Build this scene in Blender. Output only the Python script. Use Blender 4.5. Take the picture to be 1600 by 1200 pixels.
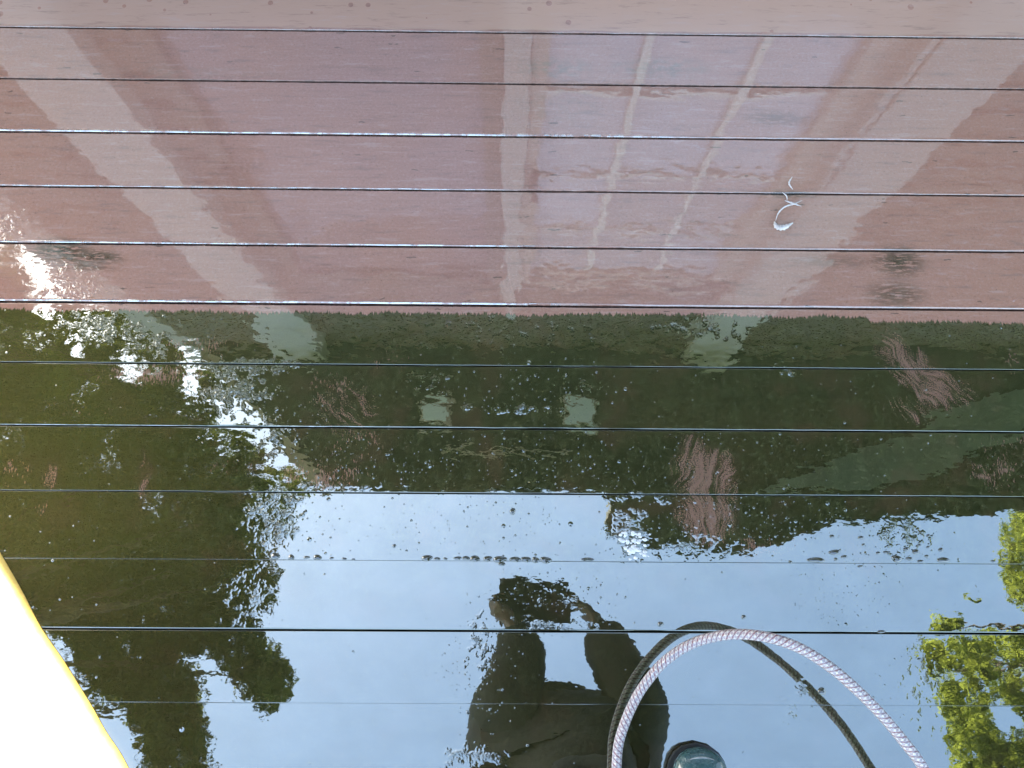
import bpy, bmesh, math, random
import numpy as np
from mathutils import Vector, Matrix, noise as mnoise
random.seed(4); rng = np.random.default_rng(4)
for o in list(bpy.data.objects): bpy.data.objects.remove(o)
scene = bpy.context.scene
COL = scene.collection

# ------------------------------------------------------------------ camera
PITCH, ROLL, YAW, CAMH, FPX = .23592, .0445, -.03783, 1.62, 1300.0
Mc = Matrix.Rotation(YAW, 3, 'Z') @ Matrix.Rotation(PITCH, 3, 'X') @ Matrix.Rotation(ROLL, 3, 'Z')
cam = bpy.data.cameras.new('camera'); co = bpy.data.objects.new('camera', cam); COL.objects.link(co)
co.matrix_world = Matrix.Translation((0, 0, CAMH)) @ Mc.to_4x4()
cam.sensor_fit = 'HORIZONTAL'; cam.sensor_width = 36.0; cam.lens = 36.0 * FPX / 1600.0
cam.clip_start = .02; cam.clip_end = 3000
scene.camera = co

# ------------------------------------------------------------------ world and sun
SUN_AZ = math.atan2(-.632, .775); SUN_EL = math.radians(37)
w = bpy.data.worlds.new('World'); scene.world = w; w.use_nodes = True
nt = w.node_tree; bg = nt.nodes['Background']
sky = nt.nodes.new('ShaderNodeTexSky'); sky.sky_type = 'NISHITA'; sky.sun_disc = False
sky.sun_elevation = SUN_EL; sky.sun_rotation = SUN_AZ; sky.air_density = 1.0; sky.dust_density = 2.2; sky.ozone_density = 0.0
nt.links.new(sky.outputs[0], bg.inputs[0]); bg.inputs[1].default_value = .15
sl = bpy.data.lights.new('sun', 'SUN'); sl.energy = 5.0; sl.angle = math.radians(.5); sl.color = (1, .93, .82)
so = bpy.data.objects.new('sun', sl); COL.objects.link(so)
sdir = Vector((math.sin(SUN_AZ) * math.cos(SUN_EL), math.cos(SUN_AZ) * math.cos(SUN_EL), math.sin(SUN_EL)))
so.rotation_euler = sdir.to_track_quat('Z', 'Y').to_euler(); so.location = sdir * 30
scene.view_settings.view_transform = 'Standard'; scene.view_settings.look = 'None'
scene.view_settings.exposure = 3.35; scene.view_settings.gamma = 1
scene.render.engine = 'CYCLES'
scene.cycles.max_bounces = 6; scene.cycles.diffuse_bounces = 3; scene.cycles.glossy_bounces = 4; scene.cycles.transmission_bounces = 3

# ------------------------------------------------------------------ helpers
def ray(px, py): return Mc @ Vector(((px - 800) / FPX, (600 - py) / FPX, -1))
def deckpt(px, py, z=0):                     # point of height z seen directly
    d = ray(px, py); t = (CAMH - z) / -d.z; return Vector((d.x * t, d.y * t, z))
def mirpt(px, py, z):                        # point of height z seen in the wet deck
    d = ray(px, py); t = (CAMH + z) / -d.z; return Vector((d.x * t, d.y * t, z))
def tag(o, label=None, cat=None, group=None, kind=None):
    if label: o['label'] = label
    if cat: o['category'] = cat
    if group: o['group'] = group
    if kind: o['kind'] = kind
    return o
def empty(name, loc=(0, 0, 0)):
    o = bpy.data.objects.new(name, None); o.location = loc; o.empty_display_size = .1; COL.objects.link(o); return o
def link(name, me, mat=None, parent=None, smooth=False):
    o = bpy.data.objects.new(name, me); COL.objects.link(o)
    if mat: me.materials.append(mat)
    if smooth: me.polygons.foreach_set('use_smooth', [True] * len(me.polygons))
    if parent:
        o.parent = parent; o.matrix_parent_inverse = Matrix.Translation(-parent.location)
    return o
def mesh(name, vs, fs, mat=None, parent=None, smooth=False):
    me = bpy.data.meshes.new(name); me.from_pydata([tuple(v) for v in vs], [], fs); me.update()
    return link(name, me, mat, parent, smooth)
def bmobj(name, bm, mat=None, parent=None, smooth=False):
    me = bpy.data.meshes.new(name); bm.to_mesh(me); bm.free(); return link(name, me, mat, parent, smooth)
def bbox(bm, x0, x1, y0, y1, z0, z1, bev=0):
    r = bmesh.ops.create_cube(bm, size=1)
    for v in r['verts']: v.co = Vector(((x0 + x1) / 2 + v.co.x * (x1 - x0), (y0 + y1) / 2 + v.co.y * (y1 - y0), (z0 + z1) / 2 + v.co.z * (z1 - z0)))
    if bev:
        es = list({e for v in r['verts'] for e in v.link_edges}); bmesh.ops.bevel(bm, geom=es, offset=bev, segments=2, affect='EDGES', profile=.6)
def box(name, x0, x1, y0, y1, z0, z1, mat, parent=None, bev=0):
    bm = bmesh.new(); bbox(bm, x0, x1, y0, y1, z0, z1, bev); return bmobj(name, bm, mat, parent)
def tube_data(pts, rad, seg=12, cap=True):
    pts = [Vector(p) for p in pts]; n = len(pts)
    if not hasattr(rad, '__len__'): rad = [rad] * n
    vs, fs = [], []; nrm = None
    for i, p in enumerate(pts):
        t = (pts[min(i + 1, n - 1)] - pts[max(i - 1, 0)]).normalized()
        if nrm is None: nrm = t.orthogonal().normalized()
        nrm = (nrm - t * nrm.dot(t)).normalized(); b = t.cross(nrm)
        for k in range(seg):
            a = 2 * math.pi * k / seg; vs.append(p + (nrm * math.cos(a) + b * math.sin(a)) * rad[i])
    for i in range(n - 1):
        for k in range(seg):
            k2 = (k + 1) % seg; fs.append((i * seg + k, i * seg + k2, (i + 1) * seg + k2, (i + 1) * seg + k))
    if cap: fs.append(tuple(range(seg))[::-1]); fs.append(tuple((n - 1) * seg + k for k in range(seg)))
    return vs, fs
def catmull(P, per=12):
    P = [Vector(p) for p in P]; P = [P[0] * 2 - P[1]] + P + [P[-1] * 2 - P[-2]]; out = []
    for i in range(1, len(P) - 2):
        a, b, c, d = P[i - 1:i + 3]
        for k in range(per):
            t = k / per; out.append(.5 * ((2 * b) + (c - a) * t + (2 * a - 5 * b + 4 * c - d) * t * t + (3 * b - 3 * c + d - a) * t ** 3))
    out.append(P[-2]); return out

# ------------------------------------------------------------------ node helpers
class NB:
    def __init__(s, nt): s.nt = nt
    def n(s, typ, **kw):
        nd = s.nt.nodes.new(typ)
        for k, v in kw.items(): setattr(nd, k, v)
        return nd
    def put(s, sock, v):
        if isinstance(v, bpy.types.NodeSocket): s.nt.links.new(v, sock)
        elif v is not None: sock.default_value = v
    def m(s, op, a, b=None, c=None, clamp=False):
        nd = s.n('ShaderNodeMath', operation=op, use_clamp=clamp)
        for i, v in enumerate((a, b, c)):
            if v is not None: s.put(nd.inputs[i], v)
        return nd.outputs[0]
    def vm(s, op, a, b=None):
        nd = s.n('ShaderNodeVectorMath', operation=op); s.put(nd.inputs[0], a)
        if b is not None: s.put(nd.inputs[1], b)
        return nd.outputs['Value'] if op in ('LENGTH', 'DOT_PRODUCT', 'DISTANCE') else nd.outputs[0]
    def noise(s, vec, scale, detail=2, rough=.5, dist=0, out='Fac'):
        nd = s.n('ShaderNodeTexNoise', noise_dimensions=getattr(s, 'dim', '3D')); s.put(nd.inputs['Vector'], vec); nd.inputs['Scale'].default_value = scale
        nd.inputs['Detail'].default_value = detail; nd.inputs['Roughness'].default_value = rough; nd.inputs['Distortion'].default_value = dist
        return nd.outputs[out]
    def ss(s, v, lo, hi, a=0., b=1.):
        nd = s.n('ShaderNodeMapRange', interpolation_type='SMOOTHSTEP'); s.put(nd.inputs[0], v)
        for i, q in enumerate((lo, hi, a, b)): s.put(nd.inputs[i + 1], q)
        return nd.outputs[0]
    def mix(s, f, a, b):
        nd = s.n('ShaderNodeMix', data_type='RGBA'); s.put(nd.inputs[0], f)
        for i, v in ((6, a), (7, b)):
            if isinstance(v, tuple): v = (*v, 1)
            s.put(nd.inputs[i], v)
        return nd.outputs[2]
    def scale(s, v, x, y, z=1): return s.vm('MULTIPLY', v, (x, y, z))
def new_mat(name):
    m = bpy.data.materials.new(name); m.use_nodes = True; b = NB(m.node_tree); p = m.node_tree.nodes['Principled BSDF']; return m, b, p
def simple(name, col, rough=.6, var=.15, scale=12, metal=0, bump=.0, bscale=60, spec=.5, stretch=(1, 1, 1)):
    m, b, p = new_mat(name); tc = b.n('ShaderNodeTexCoord').outputs['Object']; tc = b.scale(tc, *stretch)
    f = b.noise(tc, scale, 4, .6)
    c = b.mix(b.ss(f, .3, .7), tuple(x * (1 - var) for x in col), tuple(min(1, x * (1 + var)) for x in col)); b.put(p.inputs['Base Color'], c)
    p.inputs['Roughness'].default_value = rough; p.inputs['Metallic'].default_value = metal; p.inputs['Specular IOR Level'].default_value = spec
    if bump:
        bp = b.n('ShaderNodeBump'); bp.inputs['Distance'].default_value = bump; b.put(bp.inputs['Height'], b.noise(tc, bscale, 3)); b.put(p.inputs['Normal'], bp.outputs[0])
    return m

# ------------------------------------------------------------------ the wet deck material
def spot_arr(lst, X, Y):
    tot = np.zeros_like(X)
    for px, py, rx, ry, a in lst:
        c = deckpt(px, py); ex = (deckpt(px + rx, py) - c).x; ey = abs((deckpt(px, py + ry) - c).y)
        tot = np.maximum(tot, a * np.clip(1 - ((X - c.x) / ex) ** 2 - ((Y - c.y) / ey) ** 2, 0, 1))
    return tot
ROUGH = [(855, 930, 115, 36, .12), (850, 980, 115, 12, .5), (748, 1010, 28, 75, .65), (735, 1185, 75, 30, .75), (985, 835, 40, 60, .95), (1090, 855, 110, 30, .55),
         (1410, 835, 55, 45, .75), (370, 615, 75, 50, .7), (430, 685, 45, 40, .6), (425, 810, 60, 70, .85), (150, 512, 80, 34, .65), (230, 535, 50, 30, .6), (115, 435, 60, 48, .8),
         (15, 350, 40, 40, .9), (400, 572, 110, 16, .8), (385, 930, 60, 65, .55), (670, 598, 50, 22, .45), (905, 598, 50, 22, .4),
         (800, 640, 100, 12, .7), (780, 520, 260, 40, .25), (1100, 515, 110, 22, .5), (1440, 1060, 40, 110, .4), (1235, 1110, 16, 35, .6),
         (1250, 1080, 22, 22, .7), (520, 762, 90, 12, .8), (1000, 778, 90, 14, .6), (1230, 582, 40, 14, .8), (240, 270, 40, 60, .12), (340, 345, 30, 60, .14)]
DROPS = [(560, 730, 200, 40, .7), (900, 740, 260, 35, .5), (1150, 810, 240, 60, 1.), (1400, 860, 130, 50, .8), (250, 520, 120, 50, .4), (400, 650, 130, 70, .7),
         (480, 830, 90, 80, .4), (860, 940, 150, 60, .9), (740, 1050, 80, 120, .7), (1320, 930, 110, 60, .7), (1420, 1030, 80, 110, .4), (800, 600, 200, 50, .3),
         (800, 820, 400, 60, .35), (1230, 1100, 40, 50, .5), (400, 1000, 60, 50, .3), (900, 690, 700, 30, .25)]
STROKE = [(1095, 740, 48, 55, 1.), (1105, 805, 52, 55, .95), (1140, 745, 14, 50, .8), (1080, 700, 18, 30, .5), (78, 745, 10, 25, .6), (225, 740, 10, 50, .35)]
DIAG = [(1395, 545, 30, 40, .9), (1425, 575, 40, 40, 1.), (1465, 605, 50, 40, 1.), (1500, 615, 30, 30, .5), (540, 640, 70, 50, .45), (1430, 640, 60, 30, .5)]
SCRAPE = [(1560, 735, 60, 45, .5), (500, 745, 110, 40, .6), (560, 690, 70, 35, .4), (240, 585, 110, 25, .75), (300, 545, 90, 25, .6), (15, 740, 40, 40, .4),
          (520, 610, 60, 50, .45), (1190, 850, 80, 25, .55), (600, 560, 60, 30, .35), (1590, 560, 30, 50, .4), (1570, 690, 60, 18, .45), (62, 800, 30, 40, .35), (700, 500, 60, 14, .35), (120, 640, 90, 20, .3), (350, 730, 60, 30, .3)]
MOLD = [(95, 392, 62, 24, 1.), (150, 402, 55, 14, 1.), (130, 415, 60, 10, .8), (1405, 408, 48, 30, .9), (1400, 460, 55, 26, .7), (1300, 408, 90, 12, .4), (1230, 303, 60, 5, .9), (1210, 185, 60, 14, .42), (560, 388 + 90, 0.1, .1, 0)]
GREEN = [(870, 107, 70, 20, .7), (1030, 107, 90, 20, .7), (880, 165, 90, 40, .25), (280, 115, 220, 14, .25)]
DRYX = [(600, 20, 1400, 26, 1.)]

def deck_material():
    m, b, p = new_mat('wet_deck_wood'); b.dim = '2D'
    pos = b.n('ShaderNodeNewGeometry').outputs['Position']; P = b.vm('MULTIPLY', pos, (1, 1, 0))
    sep = b.n('ShaderNodeSeparateXYZ'); b.put(sep.inputs[0], pos); X, Y = sep.outputs[0], sep.outputs[1]
    def attr(n):
        a = b.n('ShaderNodeAttribute'); a.attribute_name = n; q = b.n('ShaderNodeSeparateColor'); b.put(q.inputs[0], a.outputs['Color']); return q.outputs
    m1, m2, m3 = attr('film'), attr('stain'), attr('scrub')
    # --- algae boundary with brushed fringe
    fr = b.noise(b.scale(P, 260, 14), 1, 2, .7); fr2 = b.noise(b.scale(P, 9, 3), 1, 2)
    edge = b.m('ADD', .5375, b.m('ADD', b.m('MULTIPLY', b.m('SUBTRACT', fr, .5), .020), b.m('MULTIPLY', b.m('SUBTRACT', fr2, .5), .010)))
    edge = b.m('SUBTRACT', edge, b.ss(X, .742, .75, 0, .010))
    A = b.ss(b.m('SUBTRACT', edge, Y), -.0012, .0035)
    dv = b.n('ShaderNodeTexVoronoi', voronoi_dimensions='2D', feature='F1'); b.put(dv.inputs['Vector'], P); dv.inputs['Scale'].default_value = 22
    dvs = b.n('ShaderNodeSeparateColor'); b.put(dvs.inputs[0], dv.outputs['Color'])
    scr0 = b.m('MULTIPLY', b.m('LESS_THAN', dvs.outputs[0], b.ss(X, -.1, -.5, .10, .45)), b.ss(b.m('DIVIDE', dv.outputs['Distance'], b.m('ADD', .05, b.m('MULTIPLY', dvs.outputs[1], .16))), 1.0, .6))
    # --- clean composite boards
    grain = b.noise(b.scale(P, 4, 160), 1, 4, .65); blot = b.noise(P, 3.2, 3, .6); fine = b.noise(P, 420, 2, .7)
    row = b.m('FLOOR', b.m('DIVIDE', b.m('SUBTRACT', Y, 1.1935), .12795))
    wn = b.n('ShaderNodeTexWhiteNoise', noise_dimensions='1D'); b.put(wn.inputs['W'], row)
    pink = b.mix(b.ss(blot, .3, .7), (.495, .250, .172), (.475, .254, .192))
    pink = b.mix(b.m('MULTIPLY', b.ss(grain, .35, .7), .30), pink, (.37, .182, .122))
    pink = b.mix(b.m('MULTIPLY', wn.outputs[0], .22), pink, (.41, .225, .16))
    side = b.m('ADD', b.ss(X, .2, 1.1), b.ss(X, -.3, -1.1), clamp=True)
    pink = b.mix(b.m('MULTIPLY', side, .55), pink, (.55, .252, .145))
    pink = b.mix(b.m('MULTIPLY', b.ss(fine, .56, .74), .45), pink, (.20, .13, .105)); fine2 = b.noise(b.scale(P, 150, 210), 1, 3, .75); pink = b.mix(b.m('MULTIPLY', b.ss(fine2, .50, .72), .35), pink, (.60, .40, .32)); pink = b.mix(b.m('MULTIPLY', b.ss(fine2, .36, .24), .7), pink, (.13, .085, .06))
    g = b.m('MULTIPLY', m2[1], b.ss(b.noise(b.scale(P, 45, 90), 1, 3), .30, .75)); pink = b.mix(g, pink, (.25, .21, .15))
    mo = b.m('MULTIPLY', m2[0], b.ss(b.noise(b.scale(P, 35, 190), 1, 3, .7), .36, .52)); pink = b.mix(mo, pink, (.06, .045, .02))
    sc = b.n('ShaderNodeTexVoronoi', voronoi_dimensions='2D', feature='F1'); b.put(sc.inputs['Vector'], b.vm('ADD', b.scale(P, 17, 90), b.vm('MULTIPLY', b.noise(P, 60, 2, out='Color'), (.6, .6, 0)))); sc.inputs['Scale'].default_value = 1
    scs = b.n('ShaderNodeSeparateColor'); b.put(scs.inputs[0], sc.outputs['Color'])
    nick = b.m('MULTIPLY', b.ss(sc.outputs['Distance'], .16, .10), b.ss(scs.outputs[0], .965, .97)); pink = b.mix(b.m('MULTIPLY', nick, .7), pink, (.09, .06, .045))
    pink = b.mix(b.m('MULTIPLY', b.ss(b.m('ADD', Y, b.m('MULTIPLY', b.m('SUBTRACT', fr2, .5), .012)), 1.198, 1.203), b.ss(b.m('ADD', scr0, b.m('MULTIPLY', fr, .3)), 1.0, .8)), pink, (.63, .375, .255))           # far board has dried and is paler
    fq = b.m('FRACT', b.m('DIVIDE', b.m('SUBTRACT', Y, 1.1935), .12795)); ds = b.m('MINIMUM', fq, b.m('SUBTRACT', 1, fq))
    grime = b.ss(b.m('SUBTRACT', b.m('ADD', ds, b.m('MULTIPLY', b.m('SUBTRACT', b.noise(b.scale(P, 70, 20), 1, 4, .75), .5), .045)), 0), .030, .012)
    pink = b.mix(b.m('MULTIPLY', grime, .62), pink, (.12, .075, .05))
    scuff = b.noise(b.scale(P, 9, 75), 1, 5, .75); pink = b.mix(b.m('MULTIPLY', b.ss(scuff, .54, .72), .42), pink, (.24, .15, .12)); pink = b.mix(b.m('MULTIPLY', b.ss(scuff, .44, .30), .35), pink, (.62, .44, .36))
    # --- algae film
    an = b.noise(P, 5, 5, .62); an2 = b.noise(P, 38, 4, .7); an3 = b.noise(b.scale(P, 300, 420), 1, 2, .7)
    alg = b.mix(b.ss(an, .36, .64), (.024, .028, .0075), (.050, .043, .0125)); alg = b.mix(b.m('MULTIPLY', b.ss(an2, .42, .70), .7), alg, (.076, .080, .026))
    alg = b.mix(b.m('MULTIPLY', b.ss(an3, .50, .75), .6), alg, (.105, .100, .044)); alg = b.mix(b.m('MULTIPLY', b.ss(an3, .48, .30), .5), alg, (.012, .015, .005))
    an4 = b.noise(P, 110, 4, .75); alg = b.mix(b.m('MULTIPLY', b.ss(an4, .55, .72), .65), alg, (.150, .150, .072)); alg = b.mix(b.m('MULTIPLY', b.ss(an4, .45, .30), .75), alg, (.008, .010, .004))
    alg = b.mix(b.m('MULTIPLY', b.ss(b.noise(P, 11, 4, .6), .52, .70), .55), alg, (.095, .058, .026))
    alg = b.mix(b.m('MULTIPLY', b.ss(Y, .20, .50), .25), alg, (.080, .090, .034))
    alg = b.mix(b.m('MULTIPLY', b.ss(X, -.30, -1.0), .52), alg, (.145, .115, .026))   # lens-flare glow painted into the algae as a yellower tint at left
    alg = b.mix(b.ss(Y, .12, -.12, 0, .60), alg, (.020, .019, .008))
    br = b.noise(b.vm('ADD', b.scale(P, 330, 90), b.noise(P, 9, 2, out='Color')), 1, 3, .7)
    br2 = b.noise(P, 30, 4, .7)
    scr = m1[2]
    sf = b.ss(b.m('ADD', scr, b.m('ADD', b.m('MULTIPLY', b.m('SUBTRACT', br, .5), 2.2), b.m('MULTIPLY', b.m('SUBTRACT', br2, .5), 1.6))), .50, .85)
    sf = b.m('MULTIPLY', b.m('MULTIPLY', sf, b.ss(scr, 0, .15)), b.m('ADD', .35, b.m('MULTIPLY', scr, .45)))
    def streak(ang, sx, sy, msk, lo, hi):
        rt = b.n('ShaderNodeVectorRotate', rotation_type='Z_AXIS'); b.put(rt.inputs['Vector'], P); rt.inputs['Angle'].default_value = ang
        wv_ = b.vm('ADD', rt.outputs[0], b.vm('MULTIPLY', b.noise(P, 9, 2, out='Color'), (.075, .075, 0)))
        n1 = b.noise(b.scale(wv_, sx, sy), 1, 3, .75); n2 = b.noise(b.scale(P, 420, 520), 1, 1, .5)
        v = b.m('ADD', b.m('ADD', msk, b.m('MULTIPLY', b.m('SUBTRACT', n1, .5), 2.6)), b.m('MULTIPLY', b.m('SUBTRACT', n2, .5), 1.9))
        return b.m('MULTIPLY', b.m('MULTIPLY', b.ss(v, lo, hi), b.ss(msk, 0, .25)), .62)
    sf = b.m('MAXIMUM', sf, b.m('MAXIMUM', streak(.12, 75, 9, m3[0], .20, .95), streak(.85, 14, 95, m3[1], .40, 1.1)))
    alg = b.mix(sf, alg, (.42, .225, .155))
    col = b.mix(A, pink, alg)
    # --- water film: big drops beading on it (one dome per cell), ripples where the film is broken
    dm = b.m('ADD', b.m('MULTIPLY', m1[1], .62), .016)
    H = None
    for sca, rmin, amp in ((62, .30, .0021), (130, .34, .0011), (250, .36, .0006)):
        v = b.n('ShaderNodeTexVoronoi', voronoi_dimensions='2D', feature='F1'); b.put(v.inputs['Vector'], P); v.inputs['Scale'].default_value = sca
        s2 = b.n('ShaderNodeSeparateColor'); b.put(s2.inputs[0], v.outputs['Color'])
        r = b.m('MULTIPLY', b.m('ADD', .35, b.m('MULTIPLY', s2.outputs[1], .65)), rmin)
        on = b.m('LESS_THAN', s2.outputs[0], b.m('MULTIPLY', dm, .20 if sca > 100 else .10))
        q = b.m('DIVIDE', v.outputs['Distance'], r); q = b.m('MULTIPLY', q, q)
        h = b.m('MULTIPLY', b.m('MULTIPLY', b.m('SUBTRACT', 1, q, clamp=True), on), b.m('MULTIPLY', r, amp)); H = h if H is None else b.m('ADD', H, h)
    rg = m1[0]; rgn = b.m('MULTIPLY', b.ss(b.m('ADD', rg, b.m('MULTIPLY', b.m('SUBTRACT', b.noise(P, 48, 2, .6), .5), 2.4)), .35, 1.5), b.ss(rg, 0, .2))
    rip = b.noise(P, 120, 3, .62, .4)
    H = b.m('ADD', H, b.m('MULTIPLY', b.m('MULTIPLY', rgn, rip), .0017))
    calm = b.ss(Y, -.05, .55, .22, .62)
    lowa = b.m('MULTIPLY', b.noise(b.scale(P, 3.0, 5.5), 1, 2, .5), .0016)
    mid = b.m('MULTIPLY', b.noise(b.scale(P, 15, 24), 1, 2, .5), .00055)
    sml = b.m('MULTIPLY', b.noise(b.scale(P, 60, 90), 1, 2, .5), .00007)
    H = b.m('ADD', H, b.m('MULTIPLY', b.m('ADD', lowa, b.m('ADD', mid, sml)), calm))
    pv = b.n('ShaderNodeTexVoronoi', voronoi_dimensions='2D', feature='SMOOTH_F1'); b.put(pv.inputs['Vector'], b.vm('ADD', b.scale(P, 26, 42), b.noise(P, 12, 2, out='Color'))); pv.inputs['Scale'].default_value = 1
    H = b.m('ADD', H, b.m('MULTIPLY', b.m('MULTIPLY', pv.outputs['Distance'], .00010), calm))
    bp = b.n('ShaderNodeBump'); bp.inputs['Strength'].default_value = 1; bp.inputs['Distance'].default_value = 1; b.put(bp.inputs['Height'], H)
    df = b.n('ShaderNodeBsdfDiffuse'); b.put(df.inputs[0], b.vm('MULTIPLY', col, (.60, .60, .60)))
    gl = b.n('ShaderNodeBsdfGlossy'); b.put(gl.inputs['Normal'], bp.outputs[0]); gl.inputs[0].default_value = (.94, 1, .90, 1)
    dry = b.ss(Y, 1.192, 1.212)
    rough = b.m('ADD', .012, b.m('MULTIPLY', dry, .22)); rough = b.m('ADD', rough, b.m('MULTIPLY', b.m('SUBTRACT', 1, A), .008)); b.put(gl.inputs['Roughness'], rough)
    fac = b.mix(A, (GLC, GLC, GLC), (GLA, GLA, GLA)); fac = b.m('MULTIPLY', b.m('SUBTRACT', 1, b.m('MULTIPLY', sf, .35)), fac)
    fac = b.m('MULTIPLY', fac, b.m('SUBTRACT', 1, b.m('MULTIPLY', dry, .55)))
    fac = b.m('ADD', fac, b.m('MULTIPLY', m2[2], b.ss(b.noise(b.scale(P, 22, 1), 1, 4, .8), .38, .60)), clamp=True)
    hz_ = b.noise(b.vm('ADD', b.scale(P, 7, 11), b.vm('MULTIPLY', b.noise(P, 5, 2, out='Color'), (1, 1, 0))), 1, 5, .65)
    fac = b.m('MULTIPLY', fac, b.m('ADD', .88, b.m('MULTIPLY', hz_, .24)))
    fac = b.m('MULTIPLY', fac, b.m('ADD', .97, b.m('MULTIPLY', b.m('SUBTRACT', fine, .5), .25)))
    mx = b.n('ShaderNodeMixShader'); b.put(mx.inputs[0], fac); b.put(mx.inputs[1], df.outputs[0]); b.put(mx.inputs[2], gl.outputs[0])
    b.put(m.node_tree.nodes['Material Output'].inputs[0], mx.outputs[0]); return m
GLC, GLA = .142, .235
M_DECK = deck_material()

# ------------------------------------------------------------------ setting
M_LAWN = simple('lawn_grass', (.06, .10, .03), .9, .35, 6, bump=.02, bscale=80)
mesh('lawn', [(-400, -400, -.6), (400, -400, -.6), (400, 400, -.6), (-400, 400, -.6)], [(0, 1, 2, 3)], M_LAWN)['kind'] = 'structure'

deck = tag(empty('deck', (0, .1, 0)), 'dark reddish deck of wet boards with a film of green algae on the near half', 'deck', kind='structure')
BW = .12795
M_DARK = simple('dark_timber', (.02, .016, .012), .7, .3)
def board(y1, y0, r1, r0, tilt, cup, hl=0, hx=9, g_=.003):
    # cross-section from far edge (y1) to near edge (y0); rounded arrises
    c = (y0 + y1) / 2; prof = []
    for a in range(0, 91, 15): prof.append((y1 - r1 + r1 * math.cos(math.radians(a)), -r1 + r1 * math.sin(math.radians(a))))
    for k in range(1, 12):
        t = k / 12; yy = (y1 - r1) * (1 - t) + (y0 + r0) * t; prof.append((yy, cup * (1 - (2 * t - 1) ** 2)))
    e0 = .0007 + .0030 * hl; e0 = e0 if hl else .0005; prof = prof[:7] + [(y1 - r1 - .0005, 0)] + prof[7:] + [(y0 + r0 + e0, 0)]
    for a in range(90, 181, 15): prof.append((y0 + r0 + r0 * math.cos(math.radians(a)), -r0 + r0 * math.sin(math.radians(a))))
    prof = [(y1, -.026)] + prof + [(y0, -.026)]
    xs = np.concatenate([np.linspace(-4.2, -1.4, 15), np.arange(-1.38, 1.39, .02), np.linspace(1.4, 4.2, 15)]); vs, fs = [], []; n = len(prof)
    for x in xs:
        wv = .0006 * math.sin(x * 1.7 + y0 * 40)
        for k, (yy, zz) in enumerate(prof):
            jit = 0 if 9 < k < n - 10 else min(.0007, (g_ / 5)) * mnoise.noise(Vector((x * 23, (y1 if k <= 9 else y0) * 50 + (3 if k <= 9 else 0), 0)))
            vs.append((x, yy + jit, zz + (yy - c) * tilt + wv * 0))
    for i in range(len(xs) - 1):
        for k in range(n - 1): fs.append((i * n + k, i * n + k + 1, (i + 1) * n + k + 1, (i + 1) * n + k))
        fs.append((i * n + n - 1, i * n, (i + 1) * n, (i + 1) * n + n - 1))
    fs.append(tuple(range(n))[::-1]); fs.append(tuple((len(xs) - 1) * n + k for k in range(n)))
    o = mesh('deck_board', vs, fs, M_DECK, deck, True); V = np.array(vs); X, Y = V[:, 0], V[:, 1]
    for nm, ls in (('film', (ROUGH, DROPS, SCRAPE)), ('stain', (MOLD, GREEN)), ('scrub', (STROKE, DIAG))):
        a = o.data.color_attributes.new(nm, 'FLOAT_COLOR', 'POINT'); d = np.zeros((len(V), 4)); d[:, 3] = 1
        for k, l in enumerate(ls): d[:, k] = spot_arr(l, X, Y)
        if nm == 'stain' and hl:
            d[:, 2] = hl * np.tile(np.array([1. if n - 2 - 6 <= k < n - 1 else 0. for k in range(n)]), len(xs)) * (np.clip((hx - X) / .25, .12, 1) if hx < 9 else 1)
        a.data.foreach_set('color', d.ravel())
    return o
GAP = {0: .0040, 1: .0044, 2: .0038, 3: .0036, 4: .0036, 5: .0038, 6: .0030, 7: .0032, 8: .0022, 9: .0004, 10: .0030, 11: .0002}
ARR = {0: .0016, 1: .0008, 2: .0045, 3: .0028, 4: .0035, 5: .0045, 6: .0008, 7: .0012, 8: .0007, 9: .0004, 10: .0020, 11: .0003}
seamY = lambda i: 1.62 * (.7367 - .07898 * i)
HL = {0: (.12, 9), 2: (.42, .45), 3: (.25, .1), 4: (.36, .25), 5: (.45, .25), 7: (.25, -.2)}
TILT = {0: .000, 1: .0015, 2: -.001, 3: .002, 4: -.001, 5: .001, 6: .001, 7: -.001, 8: .0015, 9: .0, 10: .0, 11: .001}
for i in range(-1, 26):
    g1 = GAP.get(i, .003); g0 = GAP.get(i + 1, .003)
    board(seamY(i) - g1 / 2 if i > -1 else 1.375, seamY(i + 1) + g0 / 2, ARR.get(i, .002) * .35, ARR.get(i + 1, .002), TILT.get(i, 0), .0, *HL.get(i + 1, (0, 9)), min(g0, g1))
bm = bmesh.new()
for x in np.arange(-4.0, 4.1, .4): bbox(bm, x - .02, x + .02, -2.1, 1.3, -.20, -.0262)
bmobj('joists', bm, M_DARK, deck)
bm = bmesh.new(); bbox(bm, -4.2, 4.2, -2.13, 1.36, -.26, -.21); bmobj('ground_board', bm, M_DARK, deck)

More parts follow.
